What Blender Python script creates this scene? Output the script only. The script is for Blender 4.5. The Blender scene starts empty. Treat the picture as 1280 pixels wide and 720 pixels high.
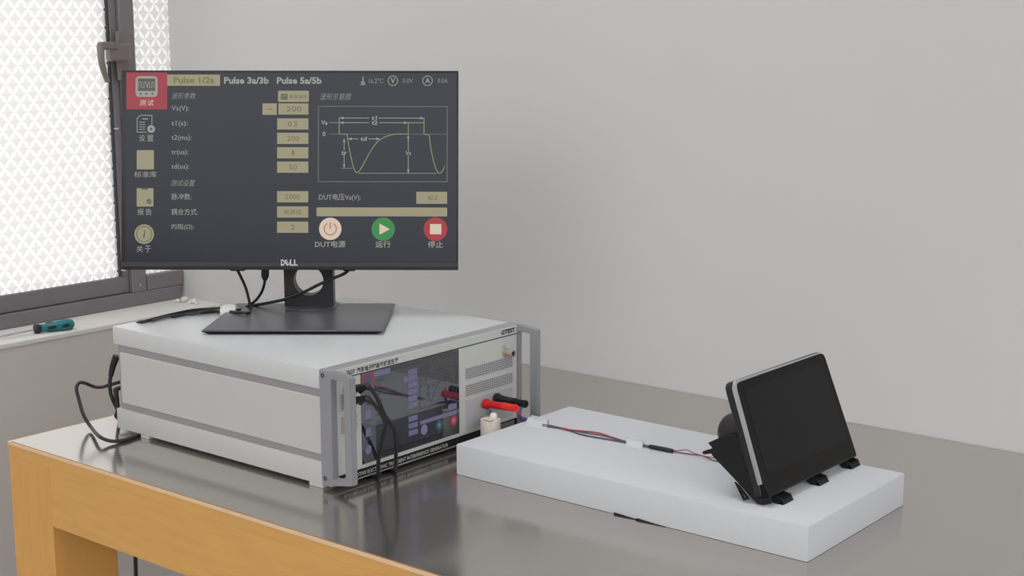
import bpy, bmesh, math, random
from mathutils import Vector, Matrix, Quaternion
random.seed(4)
SC = bpy.context.scene
COL = SC.collection

# ---------------------------------------------------------------- camera
CAM_C = Vector((1.55909, -1.45583, 0.68300))
CAM_F = Vector((-0.621200, 0.763621, -0.176048)).normalized()
CAM_R = Vector((0.776019, 0.630705, -0.002518)).normalized()
CAM_U = CAM_R.cross(CAM_F).normalized()
FPX = 1800.0
cd = bpy.data.cameras.new('camera'); cd.sensor_width = 36.0; cd.sensor_fit = 'HORIZONTAL'
cd.lens = FPX * 36.0 / 1280.0; cd.clip_start = 0.02; cd.clip_end = 100
cam = bpy.data.objects.new('camera', cd); COL.objects.link(cam)
cam.matrix_world = Matrix(((CAM_R.x, CAM_U.x, -CAM_F.x, CAM_C.x), (CAM_R.y, CAM_U.y, -CAM_F.y, CAM_C.y),
                           (CAM_R.z, CAM_U.z, -CAM_F.z, CAM_C.z), (0, 0, 0, 1)))
SC.camera = cam

# ---------------------------------------------------------------- sky, exposure
SKY = 2.85
w = bpy.data.worlds.new('overcast'); SC.world = w; w.use_nodes = True
nt = w.node_tree; nt.nodes.clear()
wo = nt.nodes.new('ShaderNodeOutputWorld'); bg = nt.nodes.new('ShaderNodeBackground')
tc = nt.nodes.new('ShaderNodeTexCoord'); sp = nt.nodes.new('ShaderNodeSeparateXYZ')
mr = nt.nodes.new('ShaderNodeMapRange'); rp = nt.nodes.new('ShaderNodeValToRGB')
mr.inputs[1].default_value = -1; mr.inputs[2].default_value = 1
nt.links.new(tc.outputs['Generated'], sp.inputs[0]); nt.links.new(sp.outputs[2], mr.inputs[0])
nt.links.new(mr.outputs[0], rp.inputs[0]); nt.links.new(rp.outputs[0], bg.inputs[0]); nt.links.new(bg.outputs[0], wo.inputs[0])
e = rp.color_ramp.elements
e[0].position = 0.52; e[0].color = (0.30, 0.296, 0.29, 1)
e[1].position = 0.74; e[1].color = (0.98, 0.99, 1.0, 1)
bg.inputs[1].default_value = SKY
# ceiling light panels of the room (above the frame)
for lx, ly, lw in ((-0.1, -0.40, 22),):
    ld = bpy.data.lights.new('ceiling_panel', 'AREA'); ld.shape = 'RECTANGLE'; ld.size = 1.2; ld.size_y = 1.2; ld.energy = lw; ld.color = (0.97, 0.985, 1.0)
    lo_ = bpy.data.objects.new('ceiling_panel', ld); COL.objects.link(lo_); lo_.location = (lx, ly, 2.66)
vs = SC.view_settings
vs.view_transform = 'Standard'; vs.look = 'None'; vs.exposure = 0.0; vs.gamma = 1.0; vs.use_curve_mapping = False

# ---------------------------------------------------------------- measuring helpers
def ray(px, py): return CAM_F + CAM_R * ((px - 640) / FPX) - CAM_U * ((py - 360) / FPX)
def at_x(px, py, x): d = ray(px, py); return CAM_C + d * ((x - CAM_C.x) / d.x)
def at_y(px, py, y): d = ray(px, py); return CAM_C + d * ((y - CAM_C.y) / d.y)
def at_z(px, py, z): d = ray(px, py); return CAM_C + d * ((z - CAM_C.z) / d.z)
def at_d(px, py, dep): return CAM_C + ray(px, py) * dep

# ---------------------------------------------------------------- materials
def srgb(r, g, b):
    f = lambda c: (c / 255 / 12.92) if c / 255 <= 0.04045 else ((c / 255 + 0.055) / 1.055) ** 2.4
    return (f(r), f(g), f(b), 1)
def mat(name, col, rough=0.5, metal=0.0, spec=0.5, noise=0.0, nscale=30, bump=0.0, bscale=200, stretch=None, emit=None, estr=1.0,
        coat=0.0, rnoise=0.0):
    m = bpy.data.materials.new(name); m.use_nodes = True
    n = m.node_tree.nodes; l = m.node_tree.links; b = n['Principled BSDF']
    b.inputs['Base Color'].default_value = col; b.inputs['Roughness'].default_value = rough
    b.inputs['Metallic'].default_value = metal; b.inputs['Specular IOR Level'].default_value = spec
    b.inputs['Coat Weight'].default_value = coat
    if emit: b.inputs['Emission Color'].default_value = emit; b.inputs['Emission Strength'].default_value = estr
    if noise or bump or rnoise:
        t = n.new('ShaderNodeTexCoord'); mp = n.new('ShaderNodeMapping'); l.new(t.outputs['Object'], mp.inputs[0])
        if stretch: mp.inputs['Scale'].default_value = stretch
        tx = n.new('ShaderNodeTexNoise'); tx.inputs['Scale'].default_value = nscale; tx.inputs['Detail'].default_value = 5
        l.new(mp.outputs[0], tx.inputs['Vector'])
        if noise:
            r = n.new('ShaderNodeMix'); r.data_type = 'RGBA'
            lo = tuple(c * (1 - noise) for c in col[:3]) + (1,); hi = tuple(min(1, c * (1 + noise)) for c in col[:3]) + (1,)
            r.inputs[6].default_value = lo; r.inputs[7].default_value = hi
            l.new(tx.outputs['Fac'], r.inputs[0]); l.new(r.outputs[2], b.inputs['Base Color'])
        if rnoise:
            q = n.new('ShaderNodeMapRange'); q.inputs[3].default_value = rough - rnoise; q.inputs[4].default_value = rough + rnoise
            l.new(tx.outputs['Fac'], q.inputs[0]); l.new(q.outputs[0], b.inputs['Roughness'])
        if bump:
            t2 = n.new('ShaderNodeTexNoise'); t2.inputs['Scale'].default_value = bscale; l.new(mp.outputs[0], t2.inputs['Vector'])
            bp = n.new('ShaderNodeBump'); bp.inputs['Strength'].default_value = bump; bp.inputs['Distance'].default_value = 0.002
            l.new(t2.outputs['Fac'], bp.inputs['Height']); l.new(bp.outputs[0], b.inputs['Normal'])
    return m
def glow(name, col, s=1.0, rough=0.3):          # lit print on a screen
    return mat(name, (0.01, 0.01, 0.01, 1), rough, emit=col, estr=s)
def translucent(name, col):
    m = bpy.data.materials.new(name); m.use_nodes = True; n = m.node_tree.nodes; l = m.node_tree.links
    n.remove(n['Principled BSDF']); o = n['Material Output']
    t = n.new('ShaderNodeBsdfTranslucent'); t.inputs[0].default_value = col
    g = n.new('ShaderNodeBsdfGlossy'); g.inputs['Roughness'].default_value = 0.25
    f = n.new('ShaderNodeFresnel'); f.inputs[0].default_value = 1.25
    x = n.new('ShaderNodeMixShader'); l.new(f.outputs[0], x.inputs[0]); l.new(t.outputs[0], x.inputs[1]); l.new(g.outputs[0], x.inputs[2])
    l.new(x.outputs[0], o.inputs[0]); return m

M = {}
M['wall'] = mat('wall_paint', (0.65, 0.65, 0.648, 1), 0.75, noise=0.02, nscale=3, bump=0.05, bscale=160)
M['wall_left'] = mat('window_wall_paint', (0.60, 0.575, 0.56, 1), 0.8, noise=0.02, nscale=3, bump=0.05, bscale=160)
M['pale_bounce'] = mat('pale_bounce_paint', (0.82, 0.815, 0.80, 1), 0.8, noise=0.02, nscale=3)  # made pale so the two added walls bounce more light
M['sill'] = mat('sill_plaster', (0.72, 0.71, 0.67, 1), 0.7, noise=0.08, nscale=25, bump=0.2, bscale=60)
M['floor'] = mat('floor_tile', (0.56, 0.54, 0.52, 1), 0.4, noise=0.05, nscale=6)
M['ceiling'] = mat('ceiling_paint', (0.75, 0.75, 0.74, 1), 0.9, noise=0.02, nscale=3)
M['frame'] = mat('grey_aluminium_frame', srgb(124, 119, 123), 0.45, noise=0.05, nscale=15)
M['frame_dark'] = mat('frame_gasket', srgb(58, 54, 58), 0.6, noise=0.05)
M['latch'] = mat('latch_metal', srgb(128, 118, 116), 0.4, metal=0.3, noise=0.06)
M['pane'] = translucent('frosted_glass', (0.60, 0.582, 0.577, 1))
M['relief'] = translucent('glass_relief', (0.82, 0.81, 0.805, 1))
M['steel'] = mat('brushed_steel', (0.575, 0.545, 0.51, 1), 0.15, metal=0.92, noise=0.015, nscale=3, stretch=(0.5, 3.0, 1.0), rnoise=0.02)
M['wood'] = mat('beech_laminate', srgb(224, 170, 96), 0.5, noise=0.12, nscale=9, stretch=(1.2, 8, 10))
M['wood_up'] = mat('beech_laminate_leg', srgb(224, 168, 92), 0.5, noise=0.12, nscale=9, stretch=(8, 8, 1.2))
M['wood_edge'] = mat('edge_banding', srgb(238, 205, 170), 0.5, noise=0.05, nscale=20)
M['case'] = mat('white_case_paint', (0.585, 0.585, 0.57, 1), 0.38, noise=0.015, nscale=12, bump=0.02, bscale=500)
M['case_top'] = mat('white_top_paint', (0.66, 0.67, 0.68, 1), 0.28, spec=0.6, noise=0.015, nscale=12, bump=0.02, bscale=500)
M['strip'] = mat('grey_anodised_strip', srgb(164, 161, 165), 0.45, metal=0.1, noise=0.02, nscale=40, stretch=(1, 20, 20))
M['alu'] = mat('satin_aluminium', srgb(156, 156, 161), 0.4, metal=0.2, noise=0.02, nscale=40, stretch=(20, 20, 1))
M['fascia'] = mat('warm_white_fascia', srgb(205, 208, 203), 0.4, noise=0.01)
M['vent_bar'] = mat('vent_grey', srgb(186, 186, 188), 0.45, noise=0.01)
M['plate'] = mat('pale_grey_plate', srgb(188, 190, 196), 0.4, noise=0.01)
M['black'] = mat('black_plastic', (0.012, 0.012, 0.014, 1), 0.45, noise=0.1, nscale=60)
M['black_matte'] = mat('black_matte_plastic', (0.010, 0.0105, 0.012, 1), 0.65, spec=0.3, noise=0.1, nscale=60)
M['rubber'] = mat('black_rubber', (0.014, 0.014, 0.016, 1), 0.42, noise=0.1, nscale=80)
M['grey_rubber'] = mat('grey_rubber', srgb(62, 64, 70), 0.4, noise=0.1, nscale=80)
M['base_metal'] = mat('charcoal_stand', srgb(100, 100, 105), 0.32, metal=0.3, noise=0.03, nscale=40)
M['neck'] = mat('black_stand_neck', srgb(44, 42, 46), 0.4, noise=0.03)
M['ink'] = mat('black_ink', (0.02, 0.02, 0.022, 1), 0.6, noise=0.05)
M['ink_grey'] = mat('grey_ink', srgb(110, 108, 116), 0.6, noise=0.05)
M['ink_blue'] = mat('blue_ink', srgb(84, 92, 132), 0.6, noise=0.05)
M['ink_red'] = mat('red_ink', srgb(140, 96, 92), 0.6, noise=0.05)
M['ink_white'] = mat('white_ink', srgb(205, 205, 205), 0.6, noise=0.05)
M['slot'] = mat('dark_recess', (0.06, 0.06, 0.065, 1), 0.8, noise=0.05)
M['brass'] = mat('nickel_brass', srgb(190, 180, 162), 0.35, metal=0.5, noise=0.04)
M['red'] = mat('red_plastic', srgb(214, 24, 30), 0.4, noise=0.04, nscale=40)
M['red_bright'] = mat('red_soft_plastic', srgb(240, 48, 40), 0.4, noise=0.04, nscale=40)
M['red_wire'] = mat('red_wire', srgb(178, 58, 70), 0.5, noise=0.1, nscale=90)
M['grey_wire'] = mat('dark_grey_wire', srgb(92, 86, 104), 0.5, noise=0.1, nscale=90)
M['blue_wire'] = mat('blue_wire', srgb(66, 84, 140), 0.5, noise=0.1, nscale=90)
M['tape'] = mat('clear_tape', (0.68, 0.69, 0.71, 1), 0.5, noise=0.02)
M['foam'] = mat('white_foam', (0.655, 0.67, 0.70, 1), 0.85, spec=0.2, noise=0.01, nscale=60, bump=0.12, bscale=500)
M['cream'] = mat('cream_plastic', srgb(226, 216, 202), 0.45, noise=0.03, nscale=30)
M['white_tag'] = mat('white_tag_paper', srgb(240, 238, 236), 0.6, noise=0.03)
M['teal'] = mat('teal_plastic', srgb(18, 120, 128), 0.3, noise=0.05, nscale=30)
M['chrome'] = mat('chrome', srgb(205, 205, 208), 0.22, metal=1.0, noise=0.02)
M['silver'] = mat('silver_trim', srgb(190, 192, 198), 0.3, metal=0.7, noise=0.02)
M['du_glass'] = mat('display_black_border', (0.0075, 0.0065, 0.006, 1), 0.42, spec=0.18, noise=0.05)
M['du_screen'] = mat('display_dark_panel', (0.0095, 0.009, 0.0098, 1), 0.42, spec=0.2, noise=0.05)
M['bezel'] = mat('monitor_bezel', (0.014, 0.014, 0.017, 1), 0.4, noise=0.05)
M['chin'] = mat('monitor_chin', (0.020, 0.020, 0.026, 1), 0.35, noise=0.05)
M['scr'] = mat('monitor_screen', (0.005, 0.005, 0.007, 1), 0.16, spec=0.38, emit=srgb(24, 27, 42), estr=0.75)
M['iscr'] = mat('panel_screen', (0.008, 0.008, 0.010, 1), 0.04, spec=1.0, emit=srgb(26, 27, 38), estr=0.7)
M['iscr'].node_tree.nodes['Principled BSDF'].inputs['IOR'].default_value = 1.8
BIG = dict(khaki=glow('lit_khaki', srgb(142, 136, 106)), white=glow('lit_white', srgb(142, 142, 136)), grey=glow('lit_grey', srgb(122, 122, 114)),
           red=glow('lit_red', srgb(146, 26, 46)), green=glow('lit_green', srgb(112, 132, 84)), line=glow('lit_line', srgb(86, 90, 88)),
           dark=glow('unlit_print', srgb(66, 66, 62)), go=glow('lit_go', srgb(22, 122, 52)), stop=glow('lit_stop', srgb(158, 20, 40)),
           beige=glow('lit_beige', srgb(204, 184, 164)), rust=glow('lit_rust', srgb(150, 92, 62)), faint=glow('faint_print', srgb(104, 100, 52)), mid=glow('mid_print', srgb(86, 84, 58)))
SMALL = dict(khaki=glow('small_lilac', srgb(92, 90, 118)), white=glow('small_white', srgb(64, 63, 80)), grey=glow('small_grey', srgb(62, 62, 78)),
             red=glow('small_red', srgb(110, 56, 62)), green=glow('small_green', srgb(56, 58, 70)), line=glow('small_line', srgb(50, 50, 62)),
             dark=glow('small_dark', srgb(66, 64, 92)), go=glow('small_go', srgb(38, 76, 76)), stop=glow('small_stop', srgb(140, 36, 52)),
             beige=glow('small_beige', srgb(106, 102, 130)), rust=glow('small_rust', srgb(80, 70, 96)), faint=glow('small_faint', srgb(96, 94, 126)), mid=glow('small_mid', srgb(84, 82, 112)))

# ---------------------------------------------------------------- object helpers
def tag(o, label=None, cat=None, group=None, kind=None):
    if label: o['label'] = label
    if cat: o['category'] = cat
    if group: o['group'] = group
    if kind: o['kind'] = kind
    return o
def thing(name, loc, label=None, cat=None, group=None, kind=None):
    o = bpy.data.objects.new(name, None); COL.objects.link(o); o.location = loc
    o.empty_display_size = 0.05
    return tag(o, label, cat, group, kind)
def origin(o):
    v = Vector((0, 0, 0))
    while o: v += o.location; o = o.parent
    return v
def obj(name, bm, m, parent=None, label=None, smooth=35, at=None, cat=None, group=None, kind=None, recalc=True):
    """bm is in world coordinates; links ONE mesh object."""
    if recalc: bmesh.ops.recalc_face_normals(bm, faces=bm.faces)
    if parent is not None: org = origin(parent); loc = Vector((0, 0, 0))
    else:
        if at is None:
            xs = [v.co for v in bm.verts]
            at = Vector((sum(c.x for c in xs) / len(xs), sum(c.y for c in xs) / len(xs), min(c.z for c in xs)))
        org = Vector(at); loc = org
    bmesh.ops.translate(bm, verts=bm.verts, vec=-org)
    me = bpy.data.meshes.new(name); bm.to_mesh(me); bm.free()
    for x in (m if isinstance(m, (list, tuple)) else [m]): me.materials.append(x)
    if smooth: me.shade_smooth(); me.set_sharp_from_angle(angle=math.radians(smooth))
    o = bpy.data.objects.new(name, me); COL.objects.link(o); o.location = loc
    if parent is not None: o.parent = parent
    return tag(o, label, cat, group, kind)
def NB(): return bmesh.new()
def merge(bm, other):
    me = bpy.data.meshes.new('tmp'); other.to_mesh(me); other.free(); bm.from_mesh(me); bpy.data.meshes.remove(me)
def box(bm, lo, hi, bev=0.0, seg=1, mtx=None):
    b = NB(); bmesh.ops.create_cube(b, size=1)
    for v in b.verts: v.co = Vector([lo[i] + (v.co[i] + 0.5) * (hi[i] - lo[i]) for i in range(3)])
    if bev: bmesh.ops.bevel(b, geom=list(b.edges), offset=bev, segments=seg, affect='EDGES', profile=0.6)
    if mtx: b.transform(mtx)
    merge(bm, b); return bm
def axis_frame(p0, p1):
    z = (Vector(p1) - Vector(p0)).normalized(); q = Vector((0, 0, 1)).rotation_difference(z)
    return Matrix.Translation(Vector(p0)) @ q.to_matrix().to_4x4()
def lathe(bm, p0, p1, prof, seg=20):
    """prof: list of (t, r) with t as distance along the axis"""
    fr = axis_frame(p0, p1); rings = []
    for t, r in prof:
        if r <= 1e-6: rings.append([bm.verts.new(fr @ Vector((0, 0, t)))])
        else: rings.append([bm.verts.new(fr @ Vector((r * math.cos(2 * math.pi * k / seg), r * math.sin(2 * math.pi * k / seg), t))) for k in range(seg)])
    for a, b in zip(rings, rings[1:]):
        for k in range(seg):
            if len(a) == 1 and len(b) == 1: continue
            if len(a) == 1: bm.faces.new((a[0], b[k], b[(k + 1) % seg]))
            elif len(b) == 1: bm.faces.new((a[k], a[(k + 1) % seg], b[0]))
            else: bm.faces.new((a[k], a[(k + 1) % seg], b[(k + 1) % seg], b[k]))
    return bm
def cyl(bm, p0, p1, r, seg=18, bev=0.0):
    L = (Vector(p1) - Vector(p0)).length; b = min(bev, r * 0.5, L * 0.4)
    prof = [(0, 0), (0, r - b), (b, r), (L - b, r), (L, r - b), (L, 0)] if b else [(0, 0), (0, r), (L, r), (L, 0)]
    return lathe(bm, p0, p1, prof, seg)
def smooth_path(pts, n=8):
    P = [Vector(p) for p in pts]; P = [2 * P[0] - P[1]] + P + [2 * P[-1] - P[-2]]; out = []
    for i in range(1, len(P) - 2):
        a, b, c, d = P[i - 1:i + 3]
        for k in range(n):
            t = k / n
            out.append(0.5 * ((2 * b) + (c - a) * t + (2 * a - 5 * b + 4 * c - d) * t * t + (3 * b - a - 3 * c + d) * t ** 3))
    out.append(P[-2]); return out
def tube(bm, pts, r, seg=10, n=8, raw=False):
    P = [Vector(p) for p in pts] if raw else smooth_path(pts, n)
    rs = r if isinstance(r, (list, tuple)) else None
    t0 = (P[1] - P[0]).normalized(); up = Vector((0, 0, 1)) if abs(t0.z) < 0.9 else Vector((1, 0, 0))
    nrm = (up - t0 * up.dot(t0)).normalized(); rings = []; pt = t0
    for i, p in enumerate(P):
        t = (P[min(i + 1, len(P) - 1)] - P[max(i - 1, 0)]).normalized()
        nrm = pt.rotation_difference(t) @ nrm; nrm = (nrm - t * nrm.dot(t)).normalized(); bi = t.cross(nrm); pt = t
        rr = r if not rs else rs[0] + (rs[1] - rs[0]) * i / (len(P) - 1)
        rings.append([bm.verts.new(p + (nrm * math.cos(2 * math.pi * k / seg) + bi * math.sin(2 * math.pi * k / seg)) * rr) for k in range(seg)])
    for a, b in zip(rings, rings[1:]):
        for k in range(seg): bm.faces.new((a[k], a[(k + 1) % seg], b[(k + 1) % seg], b[k]))
    bm.faces.new(rings[0][::-1]); bm.faces.new(rings[-1]); return bm
def prism(bm, poly, ext, bev=0.0):
    """poly: 3D points of a planar outline; ext: extrusion vector"""
    b = NB(); ext = Vector(ext)
    A = [b.verts.new(Vector(p)) for p in poly]; B = [b.verts.new(Vector(p) + ext) for p in poly]; n = len(A)
    b.faces.new(A); b.faces.new(B[::-1])
    for i in range(n): b.faces.new((A[i], B[i], B[(i + 1) % n], A[(i + 1) % n]))
    bmesh.ops.recalc_face_normals(b, faces=b.faces)
    if bev: bmesh.ops.bevel(b, geom=list(b.edges), offset=bev, segments=1, affect='EDGES')
    merge(bm, b); return bm
def ring_prism(bm, outer, inner, ext, bev=0.0):
    """outline with a hole; outer and inner have equal counts"""
    b = NB(); ext = Vector(ext); n = len(outer)
    O = [b.verts.new(Vector(p)) for p in outer]; I = [b.verts.new(Vector(p)) for p in inner]
    O2 = [b.verts.new(Vector(p) + ext) for p in outer]; I2 = [b.verts.new(Vector(p) + ext) for p in inner]
    for i in range(n):
        j = (i + 1) % n
        b.faces.new((O[i], O[j], I[j], I[i])); b.faces.new((O2[j], O2[i], I2[i], I2[j]))
        b.faces.new((O[j], O[i], O2[i], O2[j])); b.faces.new((I[i], I[j], I2[j], I2[i]))
    bmesh.ops.recalc_face_normals(b, faces=b.faces)
    if bev: bmesh.ops.bevel(b, geom=list(b.edges), offset=bev, segments=2, affect='EDGES')
    merge(bm, b); return bm

TXT = bpy.data.curves.new('lettering_source', 'FONT'); TXT.resolution_u = 2
TXO = bpy.data.objects.new('lettering_source', TXT); COL.objects.link(TXO)
def text_bm(body, bold=0.0, shear=0.0):
    TXT.body = body; TXT.offset = bold; TXT.shear = shear; TXT.size = 1
    bpy.context.view_layer.update()
    ev = TXO.evaluated_get(bpy.context.evaluated_depsgraph_get()); me = ev.to_mesh()
    b = NB(); b.from_mesh(me); ev.to_mesh_clear(); return b
def put_text(bm, body, frame, u0, u1, v0, v1, bold=0.0, shear=0.0):
    """fit the word into the rectangle u0..u1 by v0..v1 of the plane frame (columns right, up, normal, origin)"""
    b = text_bm(body, bold, shear)
    xs = [v.co.x for v in b.verts]; ys = [v.co.y for v in b.verts]
    ax, bx, ay, by = min(xs), max(xs), min(ys), max(ys)
    for v in b.verts:
        v.co = frame @ Vector((u0 + (v.co.x - ax) / max(bx - ax, 1e-6) * (u1 - u0), v0 + (v.co.y - ay) / max(by - ay, 1e-6) * (v1 - v0), 0))
    merge(bm, b)
def plane_frame(o, right, up):
    r = Vector(right).normalized(); u = Vector(up).normalized(); n = r.cross(u)
    return Matrix(((r.x, u.x, n.x, o[0]), (r.y, u.y, n.y, o[1]), (r.z, u.z, n.z, o[2]), (0, 0, 0, 1)))

# ================================================================ setting
ZT = -0.006                    # table top
ZFLOOR = ZT - 0.75
WY = 0.8513                    # back wall
WX = -1.268                    # inner face of the window wall
FX = -1.405                    # face of the window frame
ZS = 0.006                     # sill top
b = NB(); box(b, (-1.60, WY, ZFLOOR), (4.2, WY + 0.15, 2.7)); obj('wall_back', b, M['wall'], kind='structure', smooth=0)
b = NB()
box(b, (-1.50, -0.95, ZFLOOR), (WX, WY, ZS - 0.012)); box(b, (-1.50, -0.95, 2.25), (WX, WY, 2.7)); box(b, (-1.50, -3.6, ZFLOOR), (WX, -0.95, 2.7))
obj('wall_left', b, M['wall_left'], kind='structure', smooth=0)
b = NB(); box(b, (-1.6, -3.6, ZFLOOR - 0.1), (4.2, WY + 0.15, ZFLOOR)); obj('floor', b, M['floor'], kind='structure', smooth=0)
b = NB(); box(b, (-1.6, -3.6, 2.7), (4.2, WY + 0.15, 2.8)); obj('ceiling', b, M['ceiling'], kind='structure', smooth=0)
b = NB(); box(b, (3.2, -3.6, ZFLOOR), (3.35, WY, 0.5)); obj('added_wall_right', b, M['pale_bounce'], kind='structure', smooth=0)  # unseen low wall, added and cut to height to tune light from the right
b = NB(); box(b, (-1.6, -3.75, ZFLOOR), (3.2, -3.6, 1.1)); obj('added_wall_front', b, M['pale_bounce'], kind='structure', smooth=0)  # unseen low wall, added to darken the lower reflection in the monitor screen
sill = thing('trim_1', (-1.33, 0, ZS), kind='structure')
b = NB(); box(b, (-1.50, -0.95, ZS - 0.012), (WX + 0.003, WY, ZS), 0.002); obj('sill_board', b, M['sill'], sill)
for i, (px, py, r) in enumerate(((222, 376, .007), (231, 374.5, .0105), (243, 376.5, .009), (237, 378, .006), (246, 379, .005))):
    c = at_z(px, py, ZS + r * 0.6); b = NB(); bmesh.ops.create_icosphere(b, subdivisions=2, radius=r)
    for v in b.verts: v.co = Vector((v.co.x * random.uniform(.85, 1.2), v.co.y * random.uniform(.9, 1.2), v.co.z * random.uniform(.7, 1.0))) + c
    obj('plaster_lump', b, M['sill'], sill, smooth=180)

# window: lower frame, casement rail and stile, mullion, two patterned panes, latch
win = thing('window_1', (FX, 0.1, ZS), kind='structure')
b = NB(); box(b, (FX - 0.05, -0.95, ZS), (FX, 0.838, 0.040), 0.002); obj('frame', b, M['frame'], win)
b = NB(); box(b, (FX - 0.05, -0.95, 2.21), (FX, WY, 2.25), 0.002); obj('frame', b, M['frame'], win)
b = NB(); box(b, (FX - 0.05, -0.95, 0.040), (FX, -0.90, 2.21), 0.002); obj('frame', b, M['frame'], win)
b = NB(); box(b, (FX - 0.045, 0.689, 0.040), (FX, 0.732, 2.21), 0.002); obj('mullion', b, M['frame'], win)
b = NB(); box(b, (FX - 0.045, 0.735, 0.040), (FX - 0.002, 0.848, 0.079), 0.002); obj('fixed_rail', b, M['frame'], win)
b = NB(); box(b, (FX - 0.042, -0.90, 0.041), (FX - 0.012, 0.689, 0.083), 0.002); obj('casement_rail', b, M['frame'], win)
b = NB(); box(b, (FX - 0.042, -0.90, 2.16), (FX - 0.012, 0.689, 2.21), 0.002); obj('casement_rail', b, M['frame'], win)
b = NB(); box(b, (FX - 0.042, 0.668, 0.083), (FX - 0.012, 0.689, 2.16), 0.002); obj('casement_stile', b, M['frame'], win)
b = NB(); box(b, (FX - 0.042, -0.90, 0.086), (FX - 0.018, -0.86, 2.16), 0.002); obj('casement_stile', b, M['frame'], win)
b = NB(); box(b, (FX - 0.040, 0.664, 0.083), (FX - 0.013, 0.668, 2.16)); obj('gasket', b, M['frame_dark'], win)
b = NB()
for z, y in ((0.058, 0.712), (0.10, 0.668), (0.45, 0.668)): cyl(b, (FX - 0.012, y, z), (FX + 0.001, y, z), 0.003, 10)
obj('screw', b, M['chrome'], win)
def patterned_pane(b, x, y0, y1, z0, z1, sy=0.034, sz=0.0425, h=0.0016):
    """one sheet of relief glass: four-pointed stars (material 0) between raised lens-shaped ridges (material 1) on a slanted grid"""
    ny = int((y1 - y0) / (sy / 2)) + 2; nz = int((z1 - z0) / (sz / 2)) + 2
    for i in range(-1, ny):
        for j in range(-1, nz):
            if (i + j) % 2: continue
            c = Vector((x, y0 + i * sy / 2, z0 + j * sz / 2))
            if not (y0 - sy * .1 < c.y < y1 + sy * .1 and z0 - sz * .1 < c.z < z1 + sz * .1): continue
            cor = [c + Vector((0, sy / 2, 0)), c + Vector((0, 0, sz / 2)), c + Vector((0, -sy / 2, 0)), c + Vector((0, 0, -sz / 2))]
            V = [b.verts.new(p) for p in cor]; cen_ = b.verts.new(c + Vector((-.0006, 0, 0))); loop = []
            for k in range(4):
                A, B = cor[k], cor[(k + 1) % 4]; d = B - A; nn = c - (A + B) / 2; nn = nn.normalized() * d.length * 0.17
                top = b.verts.new((A + B) / 2 + Vector((h, 0, 0)))
                S = [b.verts.new(A + d * t + nn * q) for t, q in ((.25, .72), (.5, 1), (.75, .72))]
                L = [V[k]] + S + [V[(k + 1) % 4]]; loop += L[:-1]
                for p, q in zip(L, L[1:]): b.faces.new((p, q, top)).material_index = 1
            for p, q in zip(loop, loop[1:] + loop[:1]): b.faces.new((p, q, cen_)).material_index = 0
GX = FX - 0.022
for (y0, y1, z0, z1) in ((-0.87, 0.668, 0.076, 2.17), (0.725, WY + .01, 0.070, 2.22)):
    b = NB(); patterned_pane(b, GX, y0, y1, z0, z1)
    b.normal_update(); bmesh.ops.reverse_faces(b, faces=[f_ for f_ in b.faces if f_.normal.x < 0])
    obj('pane', b, [M['pane'], M['relief']], win, smooth=0, label='patterned frosted glass pane', recalc=False)
lt = NB(); box(lt, (FX - 0.004, 0.676, 0.565), (FX + 0.006, 0.700, 0.685), 0.003)
latch = obj('latch', lt, M['latch'], win, label='grey metal latch with hanging lever')
b = NB()
box(b, (FX + 0.004, 0.640, 0.613), (FX + 0.030, 0.698, 0.655), 0.005); box(b, (FX + 0.020, 0.606, 0.640), (FX + 0.036, 0.660, 0.659), 0.004)
obj('latch_body', b, M['latch'], latch)
b = NB(); tube(b, [(FX + 0.028, 0.612, 0.650), (FX + 0.034, 0.608, 0.618), (FX + 0.036, 0.612, 0.590), (FX + 0.034, 0.622, 0.566)], [0.0095, 0.0062], 10)
obj('lever', b, M['latch'], latch)

# ================================================================ workbench
TX0, TX1, TY0 = -0.614, 1.40, -0.1535
wb = thing('workbench', (0.4, 0.35, ZFLOOR), 'long beech workbench topped with a sheet of brushed steel', 'table')
b = NB(); box(b, (TX0 + 0.007, TY0 + 0.002, ZT - 0.0015), (TX1 - 0.01, WY - 0.002, ZT)); obj('steel_sheet', b, M['steel'], wb, label='brushed steel sheet')
b = NB(); box(b, (TX0, TY0, -0.030), (TX1, WY - 0.002, ZT - 0.0015)); top = obj('wooden_top', b, M['wood'], wb)
b = NB(); box(b, (TX0 - 0.0006, TY0 - 0.0008, ZT - 0.0062), (TX1, TY0, ZT - 0.0012)); obj('edge_band', b, M['wood_edge'], top, label='pale wooden edge band')
b = NB(); box(b, (TX0 - 0.0006, TY0, ZT - 0.0062), (TX0 + 0.0068, WY - 0.002, ZT - 0.0012)); obj('edge_band', b, M['wood_edge'], top, label='pale wooden edge band')
b = NB(); box(b, (TX0 + 0.12, TY0, -0.134), (TX1 - 0.12, TY0 + 0.022, -0.030), 0.0008); obj('apron', b, M['wood'], wb)
b = NB(); box(b, (TX0 + 0.12, WY - 0.03, -0.134), (TX1 - 0.12, WY - 0.008, -0.030), 0.0008); obj('apron', b, M['wood'], wb)
b = NB(); box(b, (TX0, TY0 + 0.125, -0.134), (TX0 + 0.022, WY - 0.13, -0.030), 0.0008); obj('apron', b, M['wood'], wb)
for x in (TX0, TX1 - 0.12):
    for y in (TY0, WY - 0.13):
        b = NB(); box(b, (x, y, ZFLOOR), (x + 0.12, y + 0.125, -0.030), 0.0008); obj('leg', b, M['wood_up'], wb)

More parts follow.
